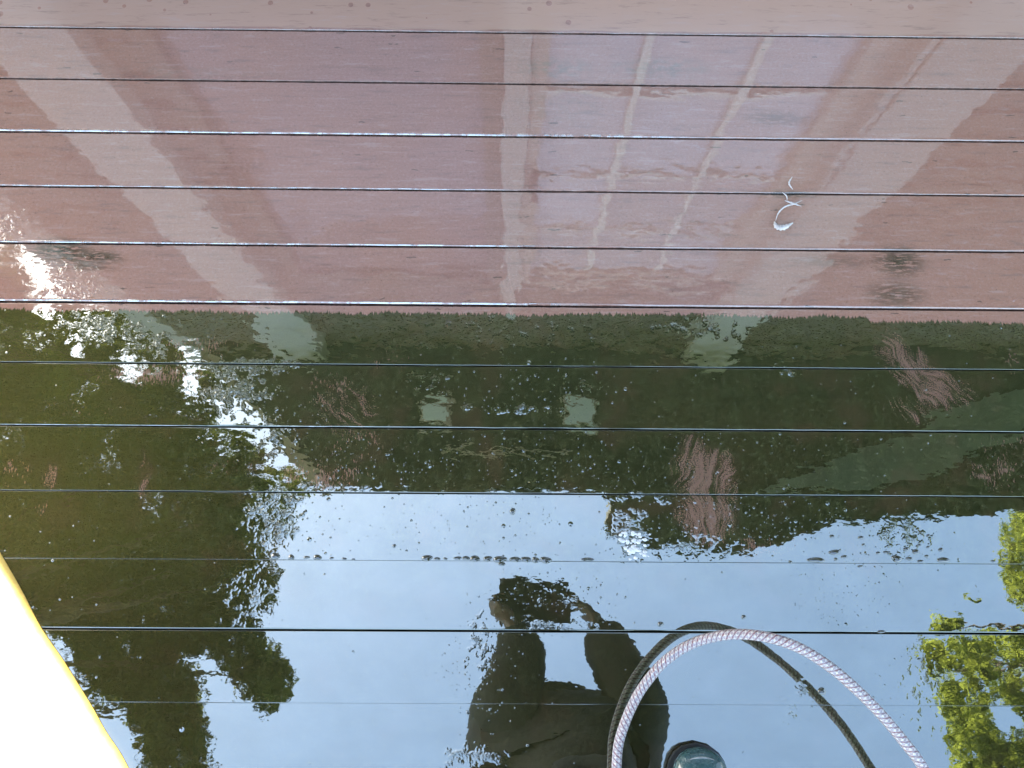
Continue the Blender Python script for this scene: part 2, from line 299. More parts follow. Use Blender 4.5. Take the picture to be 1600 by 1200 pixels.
# ------------------------------------------------------------------ house
WY = 1.40
house = tag(empty('house', (.7, WY, 0)), 'house with pale columns, glazed doors and a dark overhanging roof, mirrored in the wet deck', 'house')
M_SID = simple('brown_siding', (.135, .10, .075), .7, .12, 8)
M_TRIM = simple('pale_trim', (.41, .38, .36), .5, .05, 6)
M_TRIM2 = simple('weathered_trim', (.36, .32, .29), .5, .05, 6)
M_SOF = simple('dark_soffit', (.045, .045, .032), .8, .2, 8)
M_ROOF = simple('roof_shingles', (.06, .055, .05), .9, .3, 14)
M_PANE, bb, pp = new_mat('door_glass'); pp.inputs['Base Color'].default_value = (.50, .48, .56, 1); pp.inputs['Roughness'].default_value = .05; pp.inputs['IOR'].default_value = 1.85  # pale lilac base colour holds the sky reflection of the panes
def siding(x0, x1, z0, z1, name='wall_siding'):
    bm = bmesh.new(); z = z0
    while z < z1 - 1e-4:
        h = min(.15, z1 - z); r = bmesh.ops.create_cube(bm, size=1)
        for v in r['verts']:
            lo = v.co.z < 0; fr_ = v.co.y < 0
            v.co = Vector(((x0 if v.co.x < 0 else x1), (WY + (.0 if lo else .012)) if fr_ else WY + .1, z if lo else z + h - .001))
        z += h
    return bmobj(name, bm, M_SID, house)
siding(-2.0, -1.365, -.55, 3.385); siding(-1.10, -.995, -.55, 2.07); siding(-1.10, 1.10, 2.07, 3.385); siding(1.365, 3.6, -.55, 3.385)
box('corner_board', -2.05, -1.87, WY - .03, WY + .10, -.55, 3.38, M_TRIM2, house, .004)
box('side_wall', -2.03, -1.98, WY + .101, 8, -.55, 3.38, M_SID, house)
box('side_wall', 3.6, 3.65, WY, 8, -.55, 3.38, M_SID, house)
box('back_wall', -2.03, 3.65, 8, 8.1, -.55, 3.38, M_SID, house)
for s in (-1, 1):
    x0, x1 = (-1.36, -1.105) if s < 0 else (1.105, 1.36)
    bm = bmesh.new(); bbox(bm, x0, x1, WY - .06, WY + .1, .0, 3.38, .006)
    if s > 0: bbox(bm, x0 - .028, x0 - .006, WY - .05, WY + .1, .18, 3.3)
    bmobj('column', bm, M_TRIM, house)
box('door_post', -.01, .065, WY - .045, WY + .1, 0, 2.6, M_TRIM, house, .004)
M_PANE2, bb, pp = new_mat('dark_glass'); pp.inputs['Base Color'].default_value = (.24, .17, .18, 1); pp.inputs['Roughness'].default_value = .03  # left pane has a darker brownish base colour
def glazed_door(x0, x1, nx, nz, fw, mf, ty, mg=None):
    bm = bmesh.new()
    for a in ((x0, x0 + fw, .0, 2.065), (x1 - fw, x1, .0, 2.065), (x0 + fw, x1 - fw, .0, .18), (x0 + fw, x1 - fw, 2.0, 2.065)): bbox(bm, a[0], a[1], WY - .02, WY + .05, a[2] + .002, a[3])
    d = bmobj('patio_door', bm, mf, house)
    mesh('pane', [(x0 + fw, WY + .02, .18), (x1 - fw, WY + .02, .18), (x1 - fw, WY + .02, 2.0), (x0 + fw, WY + .02, 2.0), (x0 + fw, WY + .03, .18), (x1 - fw, WY + .03, .18), (x1 - fw, WY + .03, 2.0), (x0 + fw, WY + .03, 2.0)],
         [(0, 1, 2, 3), (7, 6, 5, 4), (0, 4, 5, 1), (3, 2, 6, 7)], mg or M_PANE, d)
    bars = [(x0 + (x1 - x0) * k / nx - .012, x0 + (x1 - x0) * k / nx + .012, .18, 2.0) for k in range(1, nx)]
    bm = bmesh.new()
    for a in bars: bbox(bm, a[0], a[1], WY + .0, WY + .018, a[2], a[3])
    for k in range(1, nz):
        z = 2.065 - (2.0 / nz) * k
        for i in range(nx): bbox(bm, x0 + (x1 - x0) * i / nx + .013, x0 + (x1 - x0) * (i + 1) / nx - .013, WY + .004, WY + .018, z - .012, z + .012)
    if bars or nz > 1: bmobj('glazing_bars', bm, M_BAR, d)
    bm = bmesh.new(); bbox(bm, x0 + .02, x0 + .045, WY - .06, WY - .022, .95, 1.15, .005); bmobj('handle', bm, M_DARK, d)
M_BAR = simple('white_bars', (.70, .67, .66), .5, .04)
M_STILE = simple('door_frame_brown', (.42, .34, .29), .5, .05)
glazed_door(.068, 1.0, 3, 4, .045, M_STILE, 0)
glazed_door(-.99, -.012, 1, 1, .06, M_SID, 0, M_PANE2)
box('wall_siding', 1.002, 1.10, WY + .001, WY + .1, -.55, 2.068, M_STILE, house)
# roof slab: soffit outline with cut corner, bays out to the right
OUT = [(-2.03, 1.50), (-1.94, 1.42), (-1.10, .54), (.63, .54), (.62, .31), (.80, .20), (1.00, .165), (1.49, .175), (1.70, .26), (1.97, .345), (2.55, .38), (3.13, .43), (3.75, .45), (3.75, 1.50)]
def slab(name, out, z0, z1, mat, parent):
    n = len(out); vs = [(x, y, z0) for x, y in out] + [(x, y, z1) for x, y in out]
    fs = [tuple(range(n))[::-1], tuple(range(n, 2 * n))] + [(i, (i + 1) % n, n + (i + 1) % n, n + i) for i in range(n)]
    o = mesh(name, vs, fs, mat, parent); bm = bmesh.new(); bm.from_mesh(o.data); bmesh.ops.recalc_face_normals(bm, faces=bm.faces); bm.to_mesh(o.data); bm.free(); return o
slab('soffit', OUT, 3.40, 3.50, M_SOF, house)
slab('fascia', [(-1.94, 1.415), (-1.86, 1.415), (-1.07, .60), (-1.10, .545)], 3.385, 3.398, M_TRIM2, house)
M_GPAN = simple('grey_green_board', (.20, .23, .22), .6, .12, 3)
slab('soffit_panel', [(1.54, .55), (2.17, .56), (2.57, .64), (3.19, .90), (3.70, 1.05), (3.70, 1.36), (3.24, 1.23)], 3.38, 3.398, M_GPAN, house)
slab('roof', [(-2.06, 1.5), (3.8, 1.5), (3.8, 8.3), (-2.06, 8.3)], 3.40, 3.46, M_ROOF, house)
mesh('roof_slope', [(-2.06, .9, 3.51), (3.8, .9, 3.51), (3.8, 5, 5.6), (-2.06, 5, 5.6), (3.8, 8.4, 3.5), (-2.06, 8.4, 3.5), (-2.06, 1.4, 3.51), (3.8, 1.4, 3.51)], [(6, 7, 2, 3), (3, 2, 4, 5), (7, 4, 2), (6, 3, 5)], M_ROOF, house)
M_BLOCK = simple('pale_blue_face', (.70, .84, 1.0), .4, .05)
for x in (-.42, .46):  # pale blocks added to give two light patches in the mirrored soffit
    bm = bmesh.new(); bbox(bm, x - .10, x + .10, .90, 1.10, 3.365, 3.399, .01); l = bmobj('pale_block', bm, M_TRIM, house)
    bm = bmesh.new(); bbox(bm, x - .08, x + .08, .92, 1.08, 3.355, 3.3645, .004); bmobj('block_face', bm, M_BLOCK, l)
box('gutter_bracket', -.36, .40, .78, .80, 3.37, 3.399, M_TRIM2, house)

# ------------------------------------------------------------------ trees
def leaf_mat(name, c1, c2, tr, trf=.45):
    m, b, p = new_mat(name); pos = b.n('ShaderNodeNewGeometry'); f = b.noise(pos.outputs['Position'], 1.6, 3); f2 = b.noise(pos.outputs['Position'], 14, 2)
    c = b.mix(b.ss(b.m('ADD', b.m('MULTIPLY', f, .6), b.m('MULTIPLY', f2, .4)), .38, .62), c1, c2)
    d = b.n('ShaderNodeBsdfDiffuse'); b.put(d.inputs[0], c); t = b.n('ShaderNodeBsdfTranslucent'); t.inputs[0].default_value = (*tr, 1)
    mx = b.n('ShaderNodeMixShader'); mx.inputs[0].default_value = trf; b.put(mx.inputs[1], d.outputs[0]); b.put(mx.inputs[2], t.outputs[0])
    b.put(m.node_tree.nodes['Material Output'].inputs[0], mx.outputs[0]); return m
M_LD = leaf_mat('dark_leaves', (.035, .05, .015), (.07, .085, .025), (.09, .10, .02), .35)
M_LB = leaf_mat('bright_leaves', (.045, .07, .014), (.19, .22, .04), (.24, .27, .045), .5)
M_BARK = simple('bark', (.07, .05, .035), .9, .3, 20, bump=.01, bscale=40)
def in_poly(x, y, P):
    c = False; j = len(P) - 1
    for i in range(len(P)):
        if (P[i][1] > y) != (P[j][1] > y) and x < (P[j][0] - P[i][0]) * (y - P[i][1]) / (P[j][1] - P[i][1]) + P[i][0]: c = not c
        j = i
    return c
def leaves_mesh(name, centers, radii, per, size, mat, parent):
    C = np.repeat(np.array(centers), per, axis=0); Rr = np.repeat(np.array(radii), per)
    n = len(C); d = rng.normal(size=(n, 3)); d /= np.linalg.norm(d, axis=1)[:, None]
    pos = C + d * (Rr * rng.random(n) ** .45)[:, None]
    a = rng.normal(size=(n, 3)); a /= np.linalg.norm(a, axis=1)[:, None]; q = rng.normal(size=(n, 3)); q -= a * (q * a).sum(1)[:, None]; q /= np.linalg.norm(q, axis=1)[:, None]
    L = (size * (.55 + .9 * rng.random(n)))[:, None]
    nn = np.cross(a, q); bend = nn * L * .18
    v = np.stack([pos - a * L * .5, pos + q * L * .24 + bend - a * L * .08, pos + a * L * .5, pos - q * L * .24 + bend - a * L * .08], 1).reshape(-1, 3)
    me = bpy.data.meshes.new(name); me.vertices.add(4 * n); me.vertices.foreach_set('co', v.ravel()); me.loops.add(4 * n); me.loops.foreach_set('vertex_index', np.arange(4 * n))
    me.polygons.add(n); me.polygons.foreach_set('loop_start', np.arange(0, 4 * n, 4)); me.update(calc_edges=True); me.validate()
    return link(name, me, mat, parent)
def clumps(poly, n, z0, z1, rpx, ok=None):
    xs = [p[0] for p in poly]; ys = [p[1] for p in poly]; c, r = [], []
    while len(c) < n:
        x = random.uniform(min(xs), max(xs)); y = random.uniform(min(ys), max(ys))
        if not in_poly(x, y, poly): continue
        if ok and not ok(x, y): continue
        z = random.uniform(z0, z1); c.append(mirpt(x, y, z)); r.append(random.choice((.45, .8, 1.0, 1.2, 1.3)) * rpx * (z + CAMH) / FPX)
    return c, r
def tree(name, base, label, group, sets, per, size, mat, zt):
    t = tag(empty(name, base), label, 'tree', group); cs, rs = [], []
    for c, r in sets: cs += c; rs += r
    leaves_mesh('crown', cs, rs, per, size, mat, t)
    cen = sum((Vector(c) for c in cs), Vector()) / len(cs); B = Vector(base); vs, fs = [], []
    def add(pts, rad, seg=8):
        v, f = tube_data(pts, rad, seg); o = len(vs); vs.extend(v); fs.extend(tuple(i + o for i in q) for q in f)
    top = Vector((B.x * .7 + cen.x * .3, B.y * .7 + cen.y * .3, zt)); mid = (B + top) / 2 + Vector((.1, -.12, 0))
    tr = catmull([B, mid, top], 8); add(tr, list(np.linspace(.26, .12, len(tr))), 12)
    for k in range(26):
        e = Vector(random.choice(cs)); s = tr[random.randint(len(tr) // 2, len(tr) - 1)]; m_ = (s + e) / 2 + Vector((random.uniform(-.2, .2), random.uniform(-.2, .2), .25))
        pts = catmull([s, m_, e], 6); add(pts, list(np.linspace(.055, .012, len(pts))), 6)
    mesh('trunk', vs, fs, M_BARK, t, True); return t
def nb(amp, sc): return lambda x, y: mnoise.noise(Vector((x * sc, y * sc, 0))) > amp
PA = [(-300, 200), (-40, 360), (20, 385), (45, 470), (55, 560), (120, 600), (250, 600), (290, 640), (300, 690), (-300, 690)]
PA3 = [(240, 590), (300, 575), (345, 575), (375, 610), (330, 630), (350, 668), (410, 680), (395, 725), (420, 745), (490, 745), (500, 775), (400, 780), (250, 690)]
PA2 = [(60, 470), (240, 490), (300, 600), (60, 600)]
PB = [(-300, 690), (300, 690), (350, 730), (400, 775), (445, 800), (440, 840), (400, 860), (425, 890), (415, 930), (395, 950), (385, 985), (410, 1000), (438, 1050), (436, 1085),
      (412, 1100), (380, 1085), (365, 1045), (335, 1020), (300, 1008), (278, 1012), (280, 1040), (300, 1075), (305, 1130), (318, 1200), (300, 1280), (245, 1280), (240, 1190), (222, 1160), (215, 1110), (165, 1092), (135, 1050), (110, 1000), (30, 920), (-300, 900)]
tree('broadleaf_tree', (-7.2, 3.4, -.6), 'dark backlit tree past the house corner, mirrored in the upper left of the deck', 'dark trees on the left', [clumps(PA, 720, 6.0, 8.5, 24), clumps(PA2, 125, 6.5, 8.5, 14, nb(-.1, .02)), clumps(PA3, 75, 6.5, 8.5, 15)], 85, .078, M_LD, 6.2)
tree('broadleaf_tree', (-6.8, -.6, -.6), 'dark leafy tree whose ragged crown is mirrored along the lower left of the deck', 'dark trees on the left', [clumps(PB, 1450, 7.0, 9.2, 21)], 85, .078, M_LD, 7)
PC = [(1572, 815), (1600, 800), (1750, 780), (1750, 965), (1605, 960), (1590, 940), (1578, 900)]
PD = [(1445, 1010), (1500, 1000), (1590, 995), (1750, 960), (1750, 1300), (1480, 1300), (1490, 1190), (1470, 1165), (1500, 1130), (1470, 1100), (1450, 1060)]
PE = [(1455, 965), (1480, 962), (1480, 985), (1455, 985)]; PF = [(1490, 970), (1505, 968), (1505, 980), (1490, 980)]; PG = [(1510, 935), (1532, 930), (1530, 945)]
tree('maple_tree', (8.4, -.8, -.6), 'sunlit yellow-green tree mirrored along the lower right edge of the deck', None,
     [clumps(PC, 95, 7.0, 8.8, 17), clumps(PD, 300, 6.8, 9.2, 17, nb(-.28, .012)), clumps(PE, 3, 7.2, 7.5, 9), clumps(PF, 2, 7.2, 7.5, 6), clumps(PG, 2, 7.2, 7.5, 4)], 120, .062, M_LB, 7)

# ------------------------------------------------------------------ glare wedge, added as a white sheet with a yellow edge
M_GLARE = simple('glare_white', (.93, .93, .90), .4, .02, 5)
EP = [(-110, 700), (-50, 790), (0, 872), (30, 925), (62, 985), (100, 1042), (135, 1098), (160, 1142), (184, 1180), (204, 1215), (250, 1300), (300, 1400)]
glare_wedge = tag(empty('glare_sheet', (-1.1, -.3, 0)), 'white sheet with a yellow edge, added to stand for glare at the lower left', 'glare_wedge')
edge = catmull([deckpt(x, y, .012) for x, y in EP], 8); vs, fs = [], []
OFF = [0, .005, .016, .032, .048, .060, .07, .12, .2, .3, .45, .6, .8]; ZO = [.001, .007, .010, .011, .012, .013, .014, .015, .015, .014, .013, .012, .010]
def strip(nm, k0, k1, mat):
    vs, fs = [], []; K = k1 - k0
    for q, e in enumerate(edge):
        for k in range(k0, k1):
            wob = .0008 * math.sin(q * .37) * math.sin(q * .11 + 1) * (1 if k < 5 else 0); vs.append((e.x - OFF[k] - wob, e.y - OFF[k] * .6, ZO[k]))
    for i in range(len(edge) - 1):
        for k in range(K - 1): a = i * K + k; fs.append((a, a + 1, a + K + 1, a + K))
    o = mesh(nm, vs, fs, mat, glare_wedge, True); a = o.data.attributes.new('glow_fade', 'FLOAT', 'POINT'); a.data.foreach_set('value', [1 - min(1, OFF[k] / .048) for _ in edge for k in range(k0, k1)])
m_, b, p = new_mat('glare_yellow_edge'); M_GLOW_EDGE = m_  # yellow fringe of the glare, painted along the border of the sheet
at = b.n('ShaderNodeAttribute'); at.attribute_name = 'glow_fade'; nf = b.noise(b.n('ShaderNodeNewGeometry').outputs['Position'], 90, 3)
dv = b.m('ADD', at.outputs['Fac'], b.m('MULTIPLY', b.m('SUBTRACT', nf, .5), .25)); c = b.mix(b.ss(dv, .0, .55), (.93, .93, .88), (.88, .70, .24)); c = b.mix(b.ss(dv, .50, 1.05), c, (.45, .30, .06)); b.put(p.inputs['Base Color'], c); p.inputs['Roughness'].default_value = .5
strip('glow_edge', 0, 5, M_GLOW_EDGE); strip('glare_wedge', 4, len(OFF), M_GLARE)

# ------------------------------------------------------------------ hose
HP = [(940, 1700, .014), (950, 1420, .014), (957, 1290, .016), (963, 1199, .03), (967, 1160, .036), (980, 1120, .043), (997, 1085, .05), (1017, 1057, .058), (1037, 1035, .065), (1067, 1013, .08), (1103, 998, .105), (1150, 991, .14),
      (1200, 996, .165), (1250, 1013, .173), (1298, 1043, .174), (1341, 1080, .17), (1380, 1120, .163), (1414, 1161, .155), (1441, 1198, .15), (1490, 1290, .13), (1560, 1450, .07), (1640, 1650, .014), (1800, 1900, .014)]
hp = catmull([deckpt(*a) for a in HP], 24)
M_HOSE, b, p = new_mat('braided_hose')
uv = b.n('ShaderNodeUVMap'); uv.uv_map = 'UVMap'; su = b.n('ShaderNodeSeparateXYZ'); b.put(su.inputs[0], uv.outputs[0])
U, V = su.outputs[0], su.outputs[1]          # U around (0..1), V metres along
s1 = b.m('SINE', b.m('ADD', b.m('MULTIPLY', U, 2 * math.pi * 4), b.m('MULTIPLY', V, 2 * math.pi / .0100)))
s2 = b.m('SINE', b.m('SUBTRACT', b.m('MULTIPLY', U, 2 * math.pi * 4), b.m('MULTIPLY', V, 2 * math.pi / .0100)))
wv = b.m('MULTIPLY', s1, s2); chk = b.ss(wv, -.25, .25)
fib = b.m('SINE', b.m('MULTIPLY', V, 2 * math.pi / .0016))
c = b.mix(chk, (.36, .28, .28), (.66, .60, .53)); c = b.mix(b.ss(s1, .45, .85), c, (.20, .07, .075))
nz = b.n('ShaderNodeTexWhiteNoise', noise_dimensions='2D'); cb = b.n('ShaderNodeCombineXYZ'); b.put(cb.inputs[0], b.m('FLOOR', b.m('MULTIPLY', U, 16))); b.put(cb.inputs[1], b.m('FLOOR', b.m('DIVIDE', V, .005))); b.put(nz.inputs['Vector'], cb.outputs[0])
c = b.mix(b.m('MULTIPLY', nz.outputs[0], .35), c, (.28, .36, .42)); b.put(p.inputs['Base Color'], c)
p.inputs['Metallic'].default_value = .0; p.inputs['Roughness'].default_value = .3
bp = b.n('ShaderNodeBump'); bp.inputs['Distance'].default_value = .0016; b.put(bp.inputs['Height'], b.m('ADD', chk, b.m('MULTIPLY', fib, .15))); b.put(p.inputs['Normal'], bp.outputs[0])
SEG = 20; v, f = tube_data(hp, .0089, SEG, True)
hose = mesh('braided_hose', v, f, M_HOSE, None, True)
tag(hose, 'pale pinkish braided hose arching above the wet deck beside the boot', 'hose')
ul = hose.data.uv_layers.new(name='UVMap'); cum = [0]
for i in range(1, len(hp)): cum.append(cum[-1] + (hp[i] - hp[i - 1]).length)
for pl in hose.data.polygons:
    if len(pl.vertices) > 4: continue
    ks = [hose.data.loops[li].vertex_index for li in pl.loop_indices]; kk = [i % SEG for i in ks]; wrap = max(kk) - min(kk) > 1
    for li, vi, k in zip(pl.loop_indices, ks, kk): ul.data[li].uv = ((k if not (wrap and k == 0) else SEG) / SEG, cum[vi // SEG])

# ------------------------------------------------------------------ the photographer
def skin(name, verts, edges, root, mat, parent, sub=2):
    me = bpy.data.meshes.new(name); me.from_pydata([v[:3] for v in verts], edges, []); me.update(); o = link(name, me, mat, parent)
    o.modifiers.new('skin', 'SKIN').use_smooth_shade = True
    for i, v in enumerate(verts):
        s = me.skin_vertices[0].data[i]; s.radius = (v[3], v[4] if len(v) > 4 else v[3]); s.use_root = i == root
    o.modifiers.new('sub', 'SUBSURF').levels = sub; o.modifiers['sub'].render_levels = sub
    dg = bpy.context.evaluated_depsgraph_get(); ev = o.evaluated_get(dg); m2 = bpy.data.meshes.new_from_object(ev); o.modifiers.clear(); o.data = m2
    m2.polygons.foreach_set('use_smooth', [True] * len(m2.polygons)); return o
M_SKIN = simple('skin', (.075, .045, .032), .5, .08, 30); M_JACK = simple('dark_jacket', (.010, .011, .010), .8, .25, 30, bump=.004, bscale=30); M_TROU = simple('dark_trousers', (.02, .022, .03), .85, .25, 30, bump=.003, bscale=30)
M_HAIR = simple('dark_hair', (.03, .02, .015), .6, .3, 60)
per = tag(empty('person', (.24, -.52, 0)), 'person in dark jacket, dark trousers and wet rubber boots holding a device over the deck', 'person')
hz = Vector((.25, -.44, 1.62))
B = [(.24, -.57, .95, .10, .085), (.24, -.57, 1.12, .11, .09), (.245, -.56, 1.30, .14, .11), (.25, -.55, 1.42, .11, .09), (.25, -.52, 1.50, .055), (.25, -.475, 1.56, .06), (.25, -.455, 1.62, .078, .09), (.25, -.45, 1.70, .075, .088),
     (.04, -.50, 1.40, .058), (.02, -.40, 1.24, .045), (.07, -.27, 1.40, .038), (.03, -.12, 1.53, .027),
     (.44, -.50, 1.40, .058), (.46, -.41, 1.24, .045), (.39, -.27, 1.40, .038), (.325, -.11, 1.555, .030),
     (.155, -.58, .80, .050), (.12, -.61, .48, .045), (.11, -.66, .10, .036), (.325, -.57, .80, .050), (.36, -.53, .48, .045), (.36, -.55, .10, .036)]
Eg = [(0, 1), (1, 2), (2, 3), (3, 4), (4, 5), (5, 6), (6, 7), (3, 8), (8, 9), (9, 10), (10, 11), (3, 12), (12, 13), (13, 14), (14, 15), (0, 16), (16, 17), (17, 18), (0, 19), (19, 20), (20, 21)]
def hand(wi, pts, side):   # palm and five finger chains curling on to the phone
    pal = len(B); B.append((*pts, .022, .030)); Eg.append((wi, pal))
    for k in range(4):
        a = (pts[0] + side * .018 - side * .002 * k, pts[1] + .030 - .019 * k, pts[2] + .030, .0088); c = (pts[0] + side * .040, pts[1] + .034 - .020 * k, pts[2] + .040, .0080); e = (pts[0] + side * .058, pts[1] + .034 - .020 * k, pts[2] + .028, .0070)
        i = len(B); B.extend([a, c, e]); Eg.extend([(pal, i), (i, i + 1), (i + 1, i + 2)])
    i = len(B); B.extend([(pts[0] + side * .020, pts[1] + .005, pts[2] - .020, .010), (pts[0] + side * .045, pts[1] + .02, pts[2] - .022, .0085)]); Eg.extend([(pal, i), (i, i + 1)])
hand(11, (-.045, -.075, 1.570), 1); hand(15, (.295, -.075, 1.585), -1)
body = skin('body', B, Eg, 0, M_SKIN, per)
nose = skin('nose', [(.25, -.365, 1.655, .008), (.25, -.350, 1.620, .013)], [(0, 1)], 0, M_SKIN, per, 1)
J = [(.235, -.565, .84, .17, .125), (.225, -.565, 1.10, .19, .135), (.21, -.53, 1.29, .255, .15), (.225, -.49, 1.42, .25, .125), (.25, -.48, 1.50, .10), (-.02, -.50, 1.38, .14), (.00, -.39, 1.25, .12), (.075, -.27, 1.40, .105), (.050, -.15, 1.51, .090),
     (.46, -.50, 1.38, .13), (.47, -.39, 1.26, .11), (.385, -.27, 1.40, .098), (.345, -.14, 1.52, .088)]
skin('jacket', J, [(0, 1), (1, 2), (2, 3), (3, 4), (3, 5), (5, 6), (6, 7), (7, 8), (3, 9), (9, 10), (10, 11), (11, 12)], 2, M_JACK, per)
T = [(.235, -.565, 1.06, .125, .10), (.235, -.57, .92, .135, .11), (.145, -.58, .72, .085), (.12, -.61, .48, .070), (.11, -.66, .26, .062), (.335, -.57, .72, .085), (.36, -.53, .48, .070), (.36, -.56, .26, .062)]
skin('trousers', T, [(0, 1), (1, 2), (2, 3), (3, 4), (1, 5), (5, 6), (6, 7)], 0, M_TROU, per)
bm = bmesh.new(); bmesh.ops.create_uvsphere(bm, u_segments=24, v_segments=14, radius=1)
for v in bm.verts:
    z = v.co.z; fr_ = v.co.y > .1; v.co = Vector((.25 + v.co.x * .088, -.485 + v.co.y * .105, 1.695 + max(z, -.1 if fr_ else -.95) * .100))
bmobj('hair', bm, M_HAIR, per, True)
# rubber boots
M_BOOT, b, p = new_mat('wet_teal_rubber'); tc = b.n('ShaderNodeTexCoord').outputs['Object']
f1 = b.noise(tc, 25, 4, .6); f2 = b.noise(tc, 500, 2, .7)
c = b.mix(b.ss(f1, .35, .7), (.012, .042, .045), (.030, .080, .080)); c = b.mix(b.ss(f2, .62, .74), c, (.20, .25, .24)); b.put(p.inputs['Base Color'], c)
p.inputs['Roughness'].default_value = .22; p.inputs['Coat Weight'].default_value = .6; p.inputs['Coat Roughness'].default_value = .08
bp = b.n('ShaderNodeBump'); bp.inputs['Distance'].default_value = .004; b.put(bp.inputs['Height'], b.m('ADD', b.noise(tc, 55, 3, .6, .8), b.m('MULTIPLY', b.noise(tc, 300, 2), .15))); b.put(p.inputs['Normal'], bp.outputs[0])
M_SOLE = simple('boot_sole', (.012, .013, .012), .5, .2)
M_WELT = simple('pale_welt', (.20, .22, .21), .4, .3, 80)
def boot(cx, toe, rz):
    secs = []   # (dist from toe, half width, bottom, top)
    for d_, hw, bot, top in ((.0, .004, .022, .034), (.004, .022, .016, .046), (.012, .035, .013, .054), (.025, .045, .012, .060), (.045, .051, .012, .066), (.075, .053, .012, .074), (.11, .050, .012, .088), (.15, .044, .012, .110), (.19, .042, .012, .15)): secs.append((d_, hw, bot, top))
    vs, fs = [], []; n = 20
    def P_(x, y, z): return (cx + x * math.cos(rz) - y * math.sin(rz), toe + x * math.sin(rz) + y * math.cos(rz), z)
    for d_, hw, bot, top in secs:
        for k in range(n):
            a = 2 * math.pi * k / n; sx = math.copysign(abs(math.cos(a)) ** .8, math.cos(a)); sz = math.copysign(abs(math.sin(a)) ** .85, math.sin(a))
            vs.append(P_(sx * hw, -d_, (bot + top) / 2 + sz * (top - bot) / 2))
    rings = len(secs)
    for hh, yy, rx, ry in ((.16, -.235, .042, .062), (.20, -.24, .045, .058), (.27, -.245, .055, .060), (.34, -.25, .060, .064)):
        for k in range(n):
            a = 2 * math.pi * k / n; tilt_ = {.16: .55, .20: .35}.get(hh, 0); yv = math.sin(a) * ry
            vs.append(P_(math.cos(a) * rx, yy + yv * 1.0, hh + (yv * -tilt_)))
    # connect foot tube to shaft rings through the last section
    for i in range(rings + 3):
        for k in range(n): k2 = (k + 1) % n; fs.append((i * n + k, i * n + k2, (i + 1) * n + k2, (i + 1) * n + k))
    fs.append(tuple(range(n))[::-1]); o = mesh('boot', vs, fs, M_BOOT, per, True)
    # heel part and sole
    bm = bmesh.new(); r = bmesh.ops.create_uvsphere(bm, u_segments=20, v_segments=12, radius=1)
    for v in bm.verts: v.co = Vector(P_(v.co.x * .040, -.235 + v.co.y * .055, .075 + v.co.z * .062))
    bmobj('heel', bm, M_BOOT, o, True)
    prof = [(0, .0), (.006, .026), (.016, .040), (.03, .049), (.05, .055), (.08, .056), (.13, .048), (.19, .043), (.25, .043), (.28, .034), (.292, .0)]
    ring = [(hw, -d_ + .004) for d_, hw in prof] + [(-hw, -d_ + .004) for d_, hw in prof[-2:0:-1]]
    q = [P_(x, y, .0045) for x, y in ring] + [P_(x * 1.0, y, .016) for x, y in ring]; nn = len(ring)
    mesh('sole', q, [tuple(range(nn)), tuple(range(nn, 2 * nn))[::-1]] + [(i, (i + 1) % nn, nn + (i + 1) % nn, nn + i) for i in range(nn)], M_SOLE, o)
    arc = []
    for k in range(25):
        a = math.pi * k / 24; x = math.cos(a) * .050; t_ = math.sin(a); dd = .060 - .047 * t_
        arc.append(P_(x, -dd, .030 + .024 * t_ ** .7))
    v, f = tube_data(catmull(arc, 3), .0016, 6); mesh('welt', v, f, M_WELT, o, True)
    arc = [P_(math.cos(math.pi * k / 16) * .049, -.085 + .030 * math.sin(math.pi * k / 16), .040 + .034 * math.sin(math.pi * k / 16) ** .8) for k in range(17)]
    v, f = tube_data(catmull(arc, 3), .0014, 6); mesh('seam', v, f, M_WELT, o, True)
boot(.350, -.281, .0); boot(.115, -.40, .12)
# phone
M_PH = simple('phone_case', (.012, .012, .013), .3, .1)
phone = tag(empty('phone', (0, 0, CAMH)), 'dark device held flat in both raised hands, mirrored as a dark block', 'phone')
bm = bmesh.new(); bbox(bm, -.012, .250, -.145, .012, .006, .015, .003); bmesh.ops.transform(bm, matrix=Matrix.Translation((0, 0, CAMH)) @ Mc.to_4x4(), verts=bm.verts); bmobj('phone_body', bm, M_PH, phone)
bm = bmesh.new(); bbox(bm, -.004, .242, -.137, .004, .0152, .0158); bmesh.ops.transform(bm, matrix=Matrix.Translation((0, 0, CAMH)) @ Mc.to_4x4(), verts=bm.verts); M_SCR = simple('phone_screen', (.02, .02, .025), .1, .1); bmobj('screen', bm, M_SCR, phone)

# ------------------------------------------------------------------ beads of water standing on the seams
M_BEAD, b, p = new_mat('water_bead'); b.put(p.inputs['Base Color'], b.mix(b.noise(b.n('ShaderNodeNewGeometry').outputs['Position'], 200, 2), (.012, .014, .006), (.035, .038, .014))); p.inputs['Roughness'].default_value = .03; p.inputs['IOR'].default_value = 2.0
def bead(px, py, wpx, hpx, label, group):
    c = deckpt(px, py); rx = wpx / 2 / 840; ry = hpx / 2 / 840; bm = bmesh.new(); bmesh.ops.create_uvsphere(bm, u_segments=20, v_segments=10, radius=1)
    bmesh.ops.delete(bm, geom=[v for v in bm.verts if v.co.z < -.01], context='VERTS'); ph = random.random() * 9
    for v in bm.verts:
        a = math.atan2(v.co.y, v.co.x); k = 1 + .10 * math.sin(2 * a + ph) + .07 * math.sin(3 * a + ph * 2); v.co = Vector((v.co.x * rx * k, v.co.y * ry * k, v.co.z * min(rx, ry) * .62))
    o = bmobj('water_bead', bm, M_BEAD, None, True); o.location = (c.x, c.y, .0003); tag(o, label, 'water drop', group)
